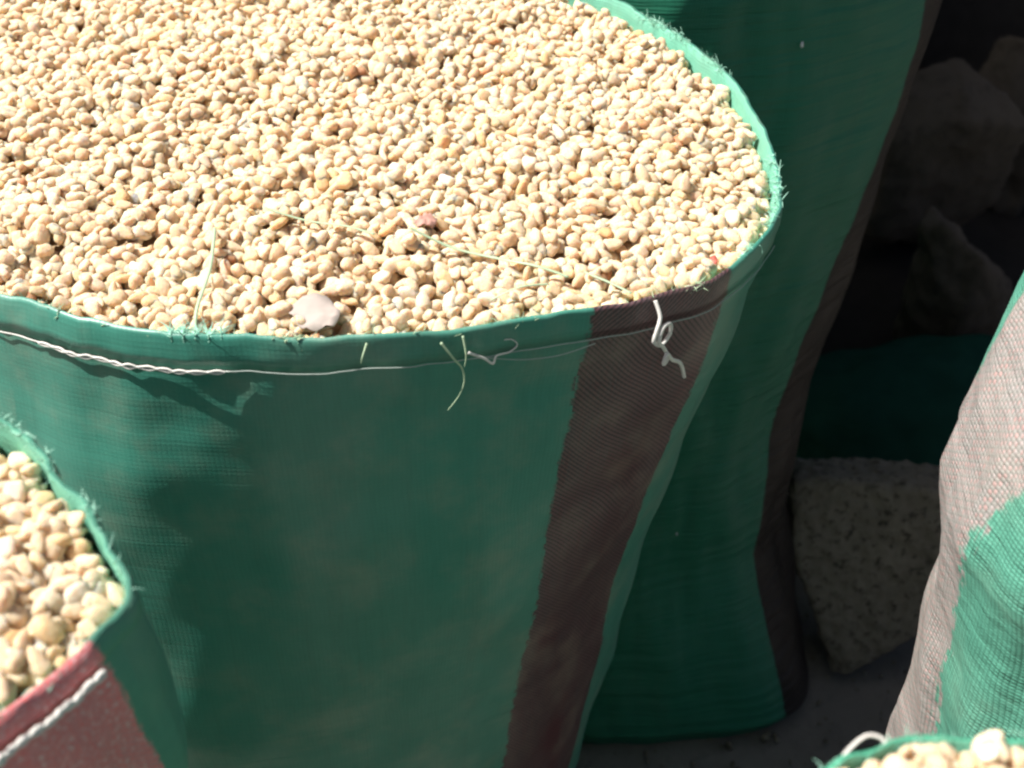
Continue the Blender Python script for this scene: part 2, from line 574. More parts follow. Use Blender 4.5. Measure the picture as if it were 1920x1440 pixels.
F_AX = np.array([0, math.cos(math.radians(PITCH)), -math.sin(math.radians(PITCH))])
U_AX = np.array([0, math.sin(math.radians(PITCH)), math.cos(math.radians(PITCH))])
def in_view(p, margin=0.0):
    d = np.asarray(p) - np.array(CAM_POS)
    w = d @ F_AX
    if w <= 0.05: return False
    x, y = d[0] / w * 2637, d @ U_AX / w * 2637
    return abs(x) < 960 + margin and abs(y) < 720 + margin

def grain_heap(name, sack, label, size, layers, top, dome=0.01, n_parts=300, hill=None, seed=1, cell=0.001):
    """drops kernels one by one on a bed inside the sack's mouth; each settles on what lies below it"""
    rng = np.random.default_rng(seed)
    rim = sack.ring(0.012, -0.003)
    poly = rim[:, :2]
    lo, hi = poly.min(0) - 0.01, poly.max(0) + 0.01
    nx, ny = (np.ceil((hi - lo) / cell)).astype(int)
    gx = lo[0] + (np.arange(nx) + 0.5) * cell
    gy = lo[1] + (np.arange(ny) + 0.5) * cell
    X, Y = np.meshgrid(gx, gy)                                   # [y, x]
    inside = inside_mask(poly, X, Y)
    cx, cy = poly.mean(0)
    R = sack.rad.mean()
    # height of the rim near each cell: nearest rim vertex
    rr = np.hypot(X - cx, Y - cy) / R
    angs = np.arctan2(Y - cy, X - cx)
    order = np.argsort(sack.ang)
    rz = np.interp(angs.ravel(), sack.ang[order], rim[order, 2], period=2 * math.pi).reshape(X.shape)
    edge_r = np.interp(angs.ravel(), sack.ang[order], sack.rad[order], period=2 * math.pi).reshape(X.shape)
    q = np.clip(np.hypot(X - cx, Y - cy) / edge_r, 0, 1)
    target = rz + 0.012 + top + dome * (1 - q ** 2)
    if hill is not None:
        target = target + hill(X, Y, q)
    und = np.zeros_like(X)
    for (sx, amp, sd) in ((14.0, 0.006, 3), (33.0, 0.003, 5)):
        step = 6
        sub = np.array([[noise.noise(Vector((gx[a] * sx, gy[b] * sx, sd + seed))) for a in range(0, nx, step)] for b in range(0, ny, step)])
        und += amp * np.kron(sub, np.ones((step, step)))[:ny, :nx]
    target = target + und * (1 - q ** 6)
    a_mean = size
    base = target - a_mean * 2.0
    H = np.where(inside, base, target + 1.0)
    owner = np.full(X.shape, -1, int)
    inset = inside_mask(sack.ring(0.012, -0.003 - size * 0.75)[:, :2], X, Y)
    area = inside.sum() * cell * cell
    n = int(layers * area / (math.pi * a_mean * a_mean * 0.62))
    ii = np.argwhere(inset)
    K = []
    pos = ii[rng.integers(0, len(ii), n)]
    rad = int(a_mean * 1.25 / cell) + 1
    oy, ox = np.mgrid[-rad:rad + 1, -rad:rad + 1]
    for k in range(n):
        # of three nearby spots take the lowest
        best = None
        for t in range(3):
            py = pos[k][0] + (rng.integers(-7, 8) if t else 0)
            px = pos[k][1] + (rng.integers(-7, 8) if t else 0)
            if not (rad < py < ny - rad - 1 and rad < px < nx - rad - 1) or not inset[py, px]:
                continue
            if best is None or H[py, px] < H[best]:
                best = (py, px)
        if best is None:
            continue
        py, px = best
        a = a_mean * rng.uniform(0.70, 1.24)
        b, c = a * 0.82, a * 0.55
        yaw = rng.uniform(0, math.pi * 2)
        win = H[py - rad:py + rad + 1, px - rad:px + rad + 1]
        ww = inside[py - rad:py + rad + 1, px - rad:px + rad + 1]
        dx, dy = ox * cell, oy * cell
        u = (dx * math.cos(yaw) + dy * math.sin(yaw)) / b
        v = (-dx * math.sin(yaw) + dy * math.cos(yaw)) / a
        d2 = u * u + v * v
        foot = (d2 < 1) & ww
        if foot.sum() < 0.42 * (d2 < 1).sum():
            continue
        lower = -c * np.sqrt(np.clip(1 - d2, 0, 1))
        gap = (win - lower)[foot]
        zc = np.percentile(gap, 33)
        # slope of what lies beneath
        hh = win[foot]
        A = np.c_[dx[foot], dy[foot], np.ones(foot.sum())]
        try:
            sl = np.linalg.lstsq(A, hh, rcond=None)[0]
        except Exception:
            sl = (0, 0, 0)
        sx_, sy_ = np.clip(sl[0], -0.9, 0.9), np.clip(sl[1], -0.9, 0.9)
        newtop = zc + c * np.sqrt(np.clip(1 - d2, 0, 1))
        upd = foot & (newtop > win)
        win[upd] = newtop[upd]
        owner[py - rad:py + rad + 1, px - rad:px + rad + 1][upd] = len(K)
        nrm = Vector((-sx_, -sy_, 1)).normalized()
        rot = nrm.to_track_quat('Z', 'Y').to_matrix() @ Matrix.Rotation(yaw, 3, 'Z') @ \
            Euler((rng.normal(0, 0.34), rng.normal(0, 0.34), 0)).to_matrix()
        if rng.random() < 0.24:
            rot = rot @ Euler((rng.uniform(-1.5, 1.5), rng.uniform(-1.5, 1.5), 0)).to_matrix()
        K.append((gx[px], gy[py], zc, rot, a, foot.sum()))
    shift = float(np.median((target - H)[inside & (owner >= 0)]))   # bring the settled surface to its level
    K = [(k[0], k[1], k[2] + shift, *k[3:]) for k in K]
    H = H + shift
    base = base + shift
    cnt = np.bincount(owner[owner >= 0].ravel(), minlength=len(K))
    frac = np.array([cnt[i] / K[i][5] for i in range(len(K))])
    sel = [i for i in range(len(K)) if frac[i] > 0.02]
    dist = np.array([np.linalg.norm(np.array(K[i][:3]) - np.array(CAM_POS)) for i in range(len(K))])
    cand = [i for i in sel if frac[i] > 0.5 and in_view(K[i][:3], 10)]
    cand.sort(key=lambda i: dist[i] / K[i][4])
    parts = set(cand[:n_parts])
    root = thing(name, (cx, cy, float(sack.c[2]) - 0.03), label, "grain")
    # shared kernel meshes: shape x tint
    tints = lambda: float(np.clip(rng.beta(2.1, 1.9), 0, 1)) if rng.random() > 0.05 else float(rng.choice([rng.uniform(0, 0.02), rng.uniform(0.92, 1.0)], p=[0.25, 0.75]))
    pool = []
    for s in range(NVAR):
        for t in range(4):
            V, Fc = SHAPES_HI[s]
            me = mesh_from("kernel", V, Fc)
            me.attributes.new("tint", 'FLOAT', 'POINT').data.foreach_set("value", np.full(len(V), tints(), np.float32))
            me.attributes.new("kpos", 'FLOAT_VECTOR', 'POINT').data.foreach_set("vector", np.array(V + s * 3.1, np.float32).ravel())
            me.materials.append(M_KERNEL)
            pool.append(me)
    for i in sorted(parts, key=lambda i: dist[i]):
        x, y, z, rot, a, _ = K[i]
        o = bpy.data.objects.new("kernel", pool[rng.integers(0, len(pool))])
        COL.objects.link(o)
        o.parent = root
        o.matrix_parent_inverse = Matrix.Translation(-Vector(root.location))
        o.matrix_basis = Matrix.Translation((x, y, z)) @ rot.to_4x4() @ Matrix.Diagonal((a, a, a, 1))
    # the remaining kernels in one mesh
    VV, LL, TT, KP = [], [], [], []
    starts, totals = [], []
    nv = nl = 0
    for i in sel:
        if i in parts: continue
        x, y, z, rot, a, _ = K[i]
        s = int(rng.integers(0, NVAR))
        V, Fc = (SHAPES_HI if dist[i] < 0.80 and in_view(K[i][:3], 60) else SHAPES_LO)[s]
        W = V @ np.array(rot).T * a + np.array([x, y, z])
        VV.append(W)
        TT.append(np.full(len(V), tints()))
        KP.append(V + s * 3.1 + rng.uniform(0, 40))
        for f in Fc:
            starts.append(nl); totals.append(len(f)); LL.extend([nv + q_ for q_ in f]); nl += len(f)
        nv += len(V)
    if VV:
        VV = np.vstack(VV); TT = np.concatenate(TT); KP = np.vstack(KP)
        me = bpy.data.meshes.new("loose_kernels")
        me.vertices.add(nv); me.vertices.foreach_set("co", VV.astype(np.float32).ravel())
        me.loops.add(nl); me.loops.foreach_set("vertex_index", np.array(LL, np.int32))
        me.polygons.add(len(starts))
        me.polygons.foreach_set("loop_start", np.array(starts, np.int32))
        me.polygons.foreach_set("loop_total", np.array(totals, np.int32))
        me.update(calc_edges=True)
        me.validate()
        me.polygons.foreach_set("use_smooth", [True] * len(me.polygons))
        me.attributes.new("tint", 'FLOAT', 'POINT').data.foreach_set("value", TT.astype(np.float32))
        me.attributes.new("kpos", 'FLOAT_VECTOR', 'POINT').data.foreach_set("vector", KP.astype(np.float32).ravel())
        o = link_mesh("loose_kernels", me, M_KERNEL, root)
        o["kind"] = "stuff"
    # bed below
    st = 4
    bx, by = np.arange(0, nx, st), np.arange(0, ny, st)
    ids = -np.ones((len(by), len(bx)), int)
    vs, fs = [], []
    for b_i, b_ in enumerate(by):
        for a_i, a_ in enumerate(bx):
            if inside[b_, a_]:
                ids[b_i, a_i] = len(vs)
                vs.append((gx[a_], gy[b_], base[b_, a_] + 0.001))
    for b_i in range(len(by) - 1):
        for a_i in range(len(bx) - 1):
            f = (ids[b_i, a_i], ids[b_i, a_i + 1], ids[b_i + 1, a_i + 1], ids[b_i + 1, a_i])
            if min(f) >= 0: fs.append(tuple(int(t) for t in f))
    bed = link_mesh("grain_bed", mesh_from("grain_bed", vs, fs), M_BED, root)
    bed["kind"] = "stuff"
    print(name, "dropped", len(K), "kept", len(sel), "parts", len(parts))
    def surf(x, y):
        a_ = int(np.clip((x - lo[0]) / cell, 0, nx - 1)); b_ = int(np.clip((y - lo[1]) / cell, 0, ny - 1))
        w = H[max(0, b_ - 3):b_ + 4, max(0, a_ - 3):a_ + 4]
        w = w[w < 5]
        return float(np.median(w[w < target.max() + 0.05])) if len(w) else float(target[b_, a_])
    return root, surf

# ---------------------------------------------------------------- ground
def make_ground():
    n = 120
    xs = np.r_[-60, -20, -6, np.linspace(-2, 3, n), 6, 20, 60]
    ys = np.r_[-60, -20, -6, np.linspace(-1, 4, n), 8, 25, 80]
    vs = []
    for y in ys:
        for x in xs:
            vs.append((x, y, noise.fractal(Vector((x * 5, y * 5, 0)), 1, 2, 4) * 0.004 - 0.004))
    w = len(xs)
    fs = [(j * w + i, j * w + i + 1, (j + 1) * w + i + 1, (j + 1) * w + i) for j in range(len(ys) - 1) for i in range(w - 1)]
    tag(link_mesh("ground", mesh_from("ground", vs, fs), M_GROUND), "dusty grey ground in deep shade under the sacks", kind="structure")
make_ground()

def spill_grit():
    """small crumbs and chaff lying on the ground in front of the back sack"""
    V, Fc = SHAPES_LO[0]
    vs, fs = [], []
    r = random.Random(5)
    for k in range(900):
        x, y = r.uniform(0.0, 0.55), r.uniform(0.62, 1.3)
        s = r.uniform(0.0010, 0.0036) if r.random() < 0.93 else r.uniform(0.004, 0.0065)
        rot = np.array(Euler((r.uniform(0, 6), r.uniform(0, 6), r.uniform(0, 6))).to_matrix())
        b = len(vs)
        vs += list((SHAPES_LO[k % NVAR][0] * s) @ rot.T + np.array([x, y, s * 0.4]))
        fs += [tuple(b + q for q in f) for f in SHAPES_LO[k % NVAR][1]]
    tag(link_mesh("grit", mesh_from("grit", vs, fs), M_STONE), "loose grit and crumbs scattered on the shaded ground", "grit", kind="stuff")
spill_grit()

# ---------------------------------------------------------------- the big open sack in the middle
main_rim = [(-0.248, 0.561), (-0.165, 0.531), (-0.079, 0.526), (-0.015, 0.535), (0.036, 0.548), (0.089, 0.568), (0.118, 0.595),
            (0.140, 0.634), (0.148, 0.680), (0.148, 0.728), (0.137, 0.789), (0.116, 0.838), (0.092, 0.883), (0.069, 0.913), (0.02, 0.943),
            (-0.07, 0.980), (-0.20, 1.010), (-0.33, 1.000), (-0.405, 0.93), (-0.425, 0.82), (-0.395, 0.70), (-0.33, 0.605)]
main_rim = [(x, y, 0.70) for x, y in main_rim]
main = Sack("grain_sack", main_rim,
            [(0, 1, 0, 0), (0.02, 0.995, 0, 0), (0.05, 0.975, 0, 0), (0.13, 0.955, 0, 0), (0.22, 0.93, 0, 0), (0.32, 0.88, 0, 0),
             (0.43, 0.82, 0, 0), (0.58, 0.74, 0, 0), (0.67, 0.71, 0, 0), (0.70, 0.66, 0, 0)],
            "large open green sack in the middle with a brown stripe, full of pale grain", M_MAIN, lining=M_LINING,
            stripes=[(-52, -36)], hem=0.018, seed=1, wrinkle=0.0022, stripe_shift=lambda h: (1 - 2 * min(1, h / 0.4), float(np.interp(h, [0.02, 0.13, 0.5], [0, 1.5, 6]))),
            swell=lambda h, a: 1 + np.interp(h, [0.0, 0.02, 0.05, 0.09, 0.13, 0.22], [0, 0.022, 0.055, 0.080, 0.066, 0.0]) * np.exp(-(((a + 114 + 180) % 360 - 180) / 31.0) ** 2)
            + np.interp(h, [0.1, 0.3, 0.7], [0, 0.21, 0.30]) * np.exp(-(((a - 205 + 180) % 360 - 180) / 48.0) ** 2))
heap_main, surf_main = grain_heap("grain_heap", main, "broad heap of cream and tan kernels filling the large middle sack",
                                  0.0045, 3.0, -0.0055, dome=0.010, n_parts=300, seed=11,
                                  hill=lambda X, Y, q: -0.003 * np.clip((X + 0.02) / 0.15, 0, 1) * q ** 3 * np.clip((Y - 0.56) / 0.08, 0, 1))

# ---------------------------------------------------------------- sack behind on the right
def ringpts(cx, cy, rx, ry, z, n=14, bump=None):
    out = []
    for k in range(n):
        a = 2 * math.pi * k / n
        b = 1 + (bump(math.degrees(a)) if bump else 0)
        out.append((cx + rx * b * math.cos(a), cy + ry * b * math.sin(a), z))
    return out
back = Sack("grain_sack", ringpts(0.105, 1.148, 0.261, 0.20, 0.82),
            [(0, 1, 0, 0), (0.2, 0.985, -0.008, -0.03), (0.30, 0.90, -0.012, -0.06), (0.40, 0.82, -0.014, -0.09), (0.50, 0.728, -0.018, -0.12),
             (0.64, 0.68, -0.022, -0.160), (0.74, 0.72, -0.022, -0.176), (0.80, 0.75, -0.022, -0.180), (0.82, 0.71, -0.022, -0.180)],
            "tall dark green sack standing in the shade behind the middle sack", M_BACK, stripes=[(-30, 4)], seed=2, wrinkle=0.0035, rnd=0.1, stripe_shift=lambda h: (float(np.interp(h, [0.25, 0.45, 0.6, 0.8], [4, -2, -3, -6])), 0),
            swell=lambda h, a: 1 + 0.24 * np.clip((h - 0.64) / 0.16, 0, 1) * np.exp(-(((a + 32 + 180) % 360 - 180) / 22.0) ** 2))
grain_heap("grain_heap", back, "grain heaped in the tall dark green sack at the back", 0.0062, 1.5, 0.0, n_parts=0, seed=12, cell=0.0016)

# ---------------------------------------------------------------- near sack, lower left
left_rim = [(-0.126, 0.296), (-0.122, 0.306), (-0.124, 0.317), (-0.133, 0.332), (-0.147, 0.348), (-0.168, 0.375), (-0.188, 0.398), (-0.235, 0.43), (-0.30, 0.447), (-0.37, 0.425), (-0.42, 0.36),
            (-0.43, 0.29), (-0.40, 0.22), (-0.34, 0.18), (-0.26, 0.18), (-0.19, 0.215), (-0.149, 0.258), (-0.130, 0.288)]
left_rim = [(x, y, 0.76) for x, y in left_rim]
left = Sack("grain_sack", left_rim, [(0, 1, 0, 0), (0.03, 0.995, 0, 0), (0.07, 0.99, 0, 0), (0.13, 0.965, 0, 0), (0.3, 0.95, 0, 0), (0.55, 0.9, 0, 0), (0.72, 0.88, 0, 0), (0.76, 0.82, 0, 0)],
            "open green sack at the lower left with a red stripe and white seam", M_LEFT, lining=M_LINING, stripes=[(-75, -8)], hem=0.009, seed=3, rnd=0.35, swell=lambda h, a: 1 + np.interp(h, [0.0, 0.03, 0.08, 0.3], [0, 0.045, 0.068, 0.05]) * np.exp(-(((a - 2 + 180) % 360 - 180) / 26.0) ** 2), stripe_shift=lambda h: (0, float(np.interp(h, [0.0, 0.10], [0, 4]))))
heap_left, surf_left = grain_heap("grain_heap", left, "rounded yellowish kernels filling the lower left sack", 0.0043, 3.0, -0.001, dome=0.006, n_parts=160, seed=13,
                                  hill=lambda X, Y, q: -0.007 * q ** 3 * np.clip((Y - 0.28) / 0.03, 0, 1))

# ---------------------------------------------------------------- sunlit sack on the right
right_rim = ringpts(0.362, 0.462, 0.1155, 0.123, 0.867)
right = Sack("grain_sack", right_rim, [(0, 1, 0, 0), (0.04, 1.02, 0.003, 0), (0.077, 1.09, 0, 0), (0.123, 1.165, -0.008, -0.002), (0.17, 1.22, -0.013, -0.004), (0.215, 1.245, -0.016, -0.006),
                                        (0.25, 1.20, -0.014, -0.006), (0.285, 1.175, -0.013, -0.006), (0.31, 1.19, -0.014, -0.006), (0.40, 1.14, -0.016, -0.006), (0.6, 1.12, -0.02, 0), (0.83, 1.12, -0.02, 0), (0.867, 1.04, -0.02, 0)],
             "sunlit sack on the right with a coarse pinkish brown and green weave", M_RIGHT, stripes=[(166, 200)], hem=0.008, seed=4, wrinkle=0.0032,
             stripe_shift=lambda h: (float(np.interp(h, [0.06, 0.15, 0.23], [2, -6, -26])), float(np.interp(h, [0.10, 0.135, 0.165, 0.2, 0.24, 0.3, 0.4], [30, -2, -6, -10, -13, -15, -14]))))
grain_heap("grain_heap", right, "grain inside the sunlit sack on the right", 0.0062, 1.5, 0.0, n_parts=0, seed=14, cell=0.0016)

# ---------------------------------------------------------------- nearest sack, lower right corner
front_rim = [(0.072, 0.215), (0.086, 0.238), (0.103, 0.249), (0.125, 0.252), (0.16, 0.250), (0.22, 0.245), (0.29, 0.215), (0.33, 0.15), (0.33, 0.07), (0.28, 0.0),
             (0.20, -0.03), (0.12, -0.01), (0.07, 0.05), (0.055, 0.13)]
front_rim = [(x, y + 0.004, 0.758) for x, y in front_rim]
front = Sack("grain_sack", front_rim, [(0, 1, 0, 0), (0.03, 0.985, 0, 0), (0.2, 0.98, 0, 0), (0.5, 0.88, 0, 0), (0.72, 0.82, 0, 0), (0.76, 0.76, 0, 0)],
             "nearest sack cut off at the lower right corner, frayed at its mouth", M_FRONT, lining=M_LINING, hem=0.010, seed=5)
heap_front, surf_front = grain_heap("grain_heap", front, "large pale kernels at the lower right corner of the picture", 0.0045, 3.0, 0.006, dome=0.008, n_parts=60, seed=15)

# ---------------------------------------------------------------- deep shade behind
shade_sack = Sack("grain_sack", ringpts(0.12, 1.54, 0.22, 0.21, 0.96), [(0, 1, 0, 0), (0.2, 1.0, 0, -0.03), (0.5, 0.98, 0, -0.09), (0.9, 0.95, 0, -0.12), (0.96, 0.85, 0, -0.12)],  # unseen sack, added to keep the sun off the background
            "unseen green sack added behind the tall one to shade the stones", M_BACK, seed=9, wrinkle=0.004)
far_shade_sack = Sack("grain_sack", ringpts(0.16, 1.94, 0.22, 0.20, 0.96), [(0, 1, 0, 0), (0.2, 1.0, 0, 0), (0.5, 0.98, 0, 0), (0.9, 0.95, 0, 0), (0.96, 0.85, 0, 0)],  # second unseen sack, added to shade the top right stone
            "unseen farther green sack added to shade the top right stone", M_BACK, seed=10, wrinkle=0.004)
grain_heap("grain_heap", far_shade_sack, "grain in the unseen farther sack added for its shade", 0.0075, 1.4, 0.0, n_parts=0, seed=18, cell=0.002)
grain_heap("grain_heap", shade_sack, "grain in the unseen sack added for shade behind the tall one", 0.0066, 1.5, 0.0, n_parts=0, seed=17, cell=0.0016)

def stone(name, outline, depth, loc, rot, label, mat, seed, rough=0.006, pits=0.0, voxel=0.0045, bevel=0.012):
    """a thick broken slab: an outline given its depth, rounded edges and a rough pitted surface"""
    n = len(outline)
    vs = [(x, -depth / 2, z) for x, z in outline] + [(x, depth / 2, z) for x, z in outline]
    fs = [tuple(range(n))[::-1], tuple(range(n, 2 * n))] + [(i, (i + 1) % n, n + (i + 1) % n, n + i) for i in range(n)]
    o = link_mesh(name, mesh_from(name, vs, fs, smooth=True), mat, None, loc)
    o.rotation_euler = rot
    b = o.modifiers.new("bevel", 'BEVEL'); b.width = bevel; b.segments = 2
    r = o.modifiers.new("remesh", 'REMESH'); r.mode = 'VOXEL'; r.voxel_size = voxel; r.use_smooth_shade = True
    for k, (sc, amp) in enumerate(((0.07, rough * 2.2), (0.022, rough), (0.008, pits))):
        if amp <= 0: continue
        tx = bpy.data.textures.new("stone_relief", 'CLOUDS')
        tx.noise_scale = sc * (1 + 0.07 * seed)
        tx.noise_depth = 3
        d = o.modifiers.new("relief", 'DISPLACE'); d.texture = tx; d.strength = amp; d.mid_level = 0.5; d.texture_coords = 'LOCAL'
    return tag(o, label, "stone", "stones standing in the shade behind the sacks")

stone("grey_stone", [(-0.072, 0.195), (-0.03, 0.202), (0.06, 0.200), (0.13, 0.19), (0.13, 0.13), (0.095, 0.075), (0.05, 0.038), (0.016, 0.012), (0.004, 0.0), (-0.012, 0.0), (-0.036, 0.06), (-0.064, 0.12)],
      0.07, (0.330, 0.93, 0.0), (math.radians(-22), 0, math.radians(-8)), "rough pitted grey stone block between the tall sack and the sunlit sack", M_STONE, 3.0, 0.005, 0.008, voxel=0.0028, bevel=0.006)
def rock(center, dims, seed, label, mat, voxel=0.006):
    """an angular broken stone: hull of scattered points, chipped surface"""
    r = random.Random(seed)
    bm = bmesh.new()
    for k in range(13):
        v = Vector((r.gauss(0, 1), r.gauss(0, 1), r.gauss(0, 1))).normalized() * r.uniform(0.82, 1.12)
        bm.verts.new((v.x * dims[0], v.y * dims[1], v.z * dims[2]))
    res = bmesh.ops.convex_hull(bm, input=bm.verts)
    bmesh.ops.delete(bm, geom=list({g_ for g_ in res["geom_interior"] if isinstance(g_, bmesh.types.BMVert)}), context='VERTS')
    zmin = min(v.co.z for v in bm.verts)
    me = bpy.data.meshes.new("grey_stone")
    bm.to_mesh(me)
    bm.free()
    me.polygons.foreach_set("use_smooth", [True] * len(me.polygons))
    o = link_mesh("grey_stone", me, mat, None, (center[0], center[1], center[2] - zmin if center[2] == 0 else center[2]))
    m = o.modifiers.new("remesh", 'REMESH'); m.mode = 'VOXEL'; m.voxel_size = voxel; m.use_smooth_shade = True
    for sc, amp in ((0.07, 0.034), (0.025, 0.013), (0.009, 0.004)):
        tx = bpy.data.textures.new("stone_relief", 'CLOUDS')
        tx.noise_scale = sc * (1 + 0.05 * seed); tx.noise_depth = 4
        d = o.modifiers.new("relief", 'DISPLACE'); d.texture = tx; d.strength = amp; d.mid_level = 0.5; d.texture_coords = 'LOCAL'
    return tag(o, label, "stone", "stones standing in the shade behind the sacks")

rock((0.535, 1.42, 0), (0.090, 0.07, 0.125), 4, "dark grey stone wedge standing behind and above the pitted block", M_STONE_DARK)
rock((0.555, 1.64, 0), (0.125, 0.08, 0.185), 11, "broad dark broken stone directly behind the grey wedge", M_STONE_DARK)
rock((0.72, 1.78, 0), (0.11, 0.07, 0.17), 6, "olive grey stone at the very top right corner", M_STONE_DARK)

def bundle():
    V, Fc = [], []
    nr, nc = 26, 40
    for j in range(nr + 1):
        th = math.pi * j / nr
        for i in range(nc):
            ph = 2 * math.pi * i / nc
            p = Vector((math.sin(th) * math.cos(ph), math.sin(th) * math.sin(ph), math.cos(th)))
            k = 1 + 0.14 * noise.fractal(p * 1.6 + Vector((4, 2, 9)), 1, 2, 4) + 0.05 * noise.noise(Vector((p.x * 3, p.y * 3, p.z * 14)))
            V.append((0.47 + p.x * 0.19 * k, 1.19 + p.y * 0.12 * k, max(0.002, 0.085 + p.z * 0.085 * k)))
    for j in range(nr):
        for i in range(nc):
            Fc.append((j * nc + i, (j + 1) * nc + i, (j + 1) * nc + (i + 1) % nc, j * nc + (i + 1) % nc))
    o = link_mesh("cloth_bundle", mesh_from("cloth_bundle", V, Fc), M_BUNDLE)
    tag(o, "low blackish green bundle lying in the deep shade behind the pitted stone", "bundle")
bundle()

def deep_shade_heap():  # black sheet filling in for deep shade over the ground and gaps
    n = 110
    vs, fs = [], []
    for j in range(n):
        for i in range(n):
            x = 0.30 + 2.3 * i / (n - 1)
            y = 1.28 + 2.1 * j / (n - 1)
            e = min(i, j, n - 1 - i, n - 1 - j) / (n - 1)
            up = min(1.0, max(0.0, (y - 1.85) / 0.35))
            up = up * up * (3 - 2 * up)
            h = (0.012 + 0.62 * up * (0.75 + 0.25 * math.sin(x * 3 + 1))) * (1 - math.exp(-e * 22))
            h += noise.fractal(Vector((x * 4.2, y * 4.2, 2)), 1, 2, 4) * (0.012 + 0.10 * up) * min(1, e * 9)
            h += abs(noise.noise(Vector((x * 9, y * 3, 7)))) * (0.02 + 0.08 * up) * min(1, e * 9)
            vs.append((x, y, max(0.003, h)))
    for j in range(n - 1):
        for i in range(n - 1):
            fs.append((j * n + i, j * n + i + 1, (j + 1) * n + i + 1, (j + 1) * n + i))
    o = link_mesh("deep_shade_cloth", mesh_from("deep_shade_cloth", vs, fs), M_DEEP_SHADE)
    tag(o, "crumpled blackish cloth added in place of deep shade under and behind the stones", "cloth")
deep_shade_heap()

# ---------------------------------------------------------------- seams, threads and frays
def seam(sack, h, off, r, mat, a0, a1, wob=0.0004, name="stitching", chain=None):
    t = Tubes()
    L = sack.line(h, off, a0, a1)
    P = [p + np.array([0, 0, noise.noise(Vector((i * 0.21, sack.seed, 0))) * wob * 2]) for i, p in enumerate(L)]
    t.add(catmull(P, 2), r)
    if chain:
        c0, c1, rr = chain
        C = catmull(sack.line(h, off + rr * 0.9, c0, c1), 6)
        n = len(C)
        for sgn in (1, -1):
            t.add([C[i] + np.array([0, 0, sgn * 0.0014 * (0.55 + 0.9 * abs(noise.noise(Vector((i * 0.09, 3, sack.seed))))) * math.sin(i * 0.40 + 1.6 * noise.noise(Vector((i * 0.05, 9, 0))))]) for i in range(n)], rr)
    return t.build(name, mat, sack.root)

seam(main, 0.0185, 0.0022, 0.00032, M_THREAD_DULL, -89, -25)
seam(main, 0.0185, 0.0020, 0.0004, M_THREAD, -150, -86, name="chain_stitching", chain=(-113, -88, 0.0006))
t = Tubes()
Lm = main.line(0.0185, 0.0022, -62, -49)
t.add(catmull([p + np.array([0, -0.001, -0.006 * math.sin(math.pi * i / (len(Lm) - 1))]) for i, p in enumerate(Lm)][::3], 6), 0.0003)
t.build("slack_thread", M_THREAD_DULL, main.root)

def hang(sack, deg, pts, r, name, mat, label=None, taper=True):
    """a loose thread: offsets (sideways, down, outwards) from a point of the rim"""
    p0 = sack.at(deg, 0.004, 0.003)
    a = math.radians(deg)
    outw = np.array([math.cos(a), math.sin(a), 0]); side = np.array([-math.sin(a), math.cos(a), 0])
    P = [p0 + side * s + outw * o + np.array([0, 0, -d]) for s, d, o in pts]
    t = Tubes().add(catmull(P, 8), r, taper=taper)
    o = t.build(name, mat, sack.root)
    if label: o["label"] = label
    return o

mm = 0.001
mc = 0.00118
hang(main, -45.3, [(0, -2*mc, -1*mc), (-1*mc, 4*mc, 3*mc), (-4*mc, 9*mc, 4*mc), (-5*mc, 14*mc, 4*mc), (0*mc, 18*mc, 4*mc), (5*mc, 15*mc, 4*mc), (4*mc, 9*mc, 4.5*mc), (-1*mc, 8*mc, 5*mc),
                 (-3*mc, 14*mc, 5*mc), (2*mc, 21*mc, 4*mc), (5*mc, 27*mc, 4*mc), (2*mc, 29*mc, 4.5*mc), (3*mc, 24*mc, 5*mc), (8*mc, 30*mc, 4*mc), (13*mc, 34*mc, 4*mc), (16*mc, 39*mc, 4*mc), (18*mc, 45*mc, 4*mc)],
     0.0011, "loose_thread", M_THREAD, "curly white loose thread hanging over the brown stripe", taper=False)
hang(main, -65.3, [(-6*mm, -1*mm, 0), (-1*mm, 8*mm, 3*mm), (3*mm, 15*mm, 3*mm), (4*mm, 23*mm, 3*mm), (1*mm, 31*mm, 3*mm), (-5*mm, 38*mm, 3*mm)], 0.0007, "loose_thread", M_FIBRE_PALE)
hang(main, -63.6, [(-1*mm, -2*mm, 0), (-1*mm, 7*mm, 3*mm), (-2*mm, 14*mm, 3*mm)], 0.0007, "loose_thread", M_FIBRE_PALE)
hang(main, -63.4, [(0, 6*mm, 3*mm), (8*mm, 12*mm, 3*mm), (13*mm, 17*mm, 3*mm), (15*mm, 13*mm, 3*mm), (22*mm, 13*mm, 3*mm), (26*mm, 10*mm, 3*mm), (23*mm, 6*mm, 3*mm), (19*mm, 5*mm, 3*mm)], 0.0008, "loose_thread", M_THREAD)
hang(main, -74, [(2*mm, -1*mm, 0), (-1*mm, 4*mm, 3*mm), (-2*mm, 8*mm, 3*mm)], 0.0007, "loose_thread", M_FIBRE_PALE)

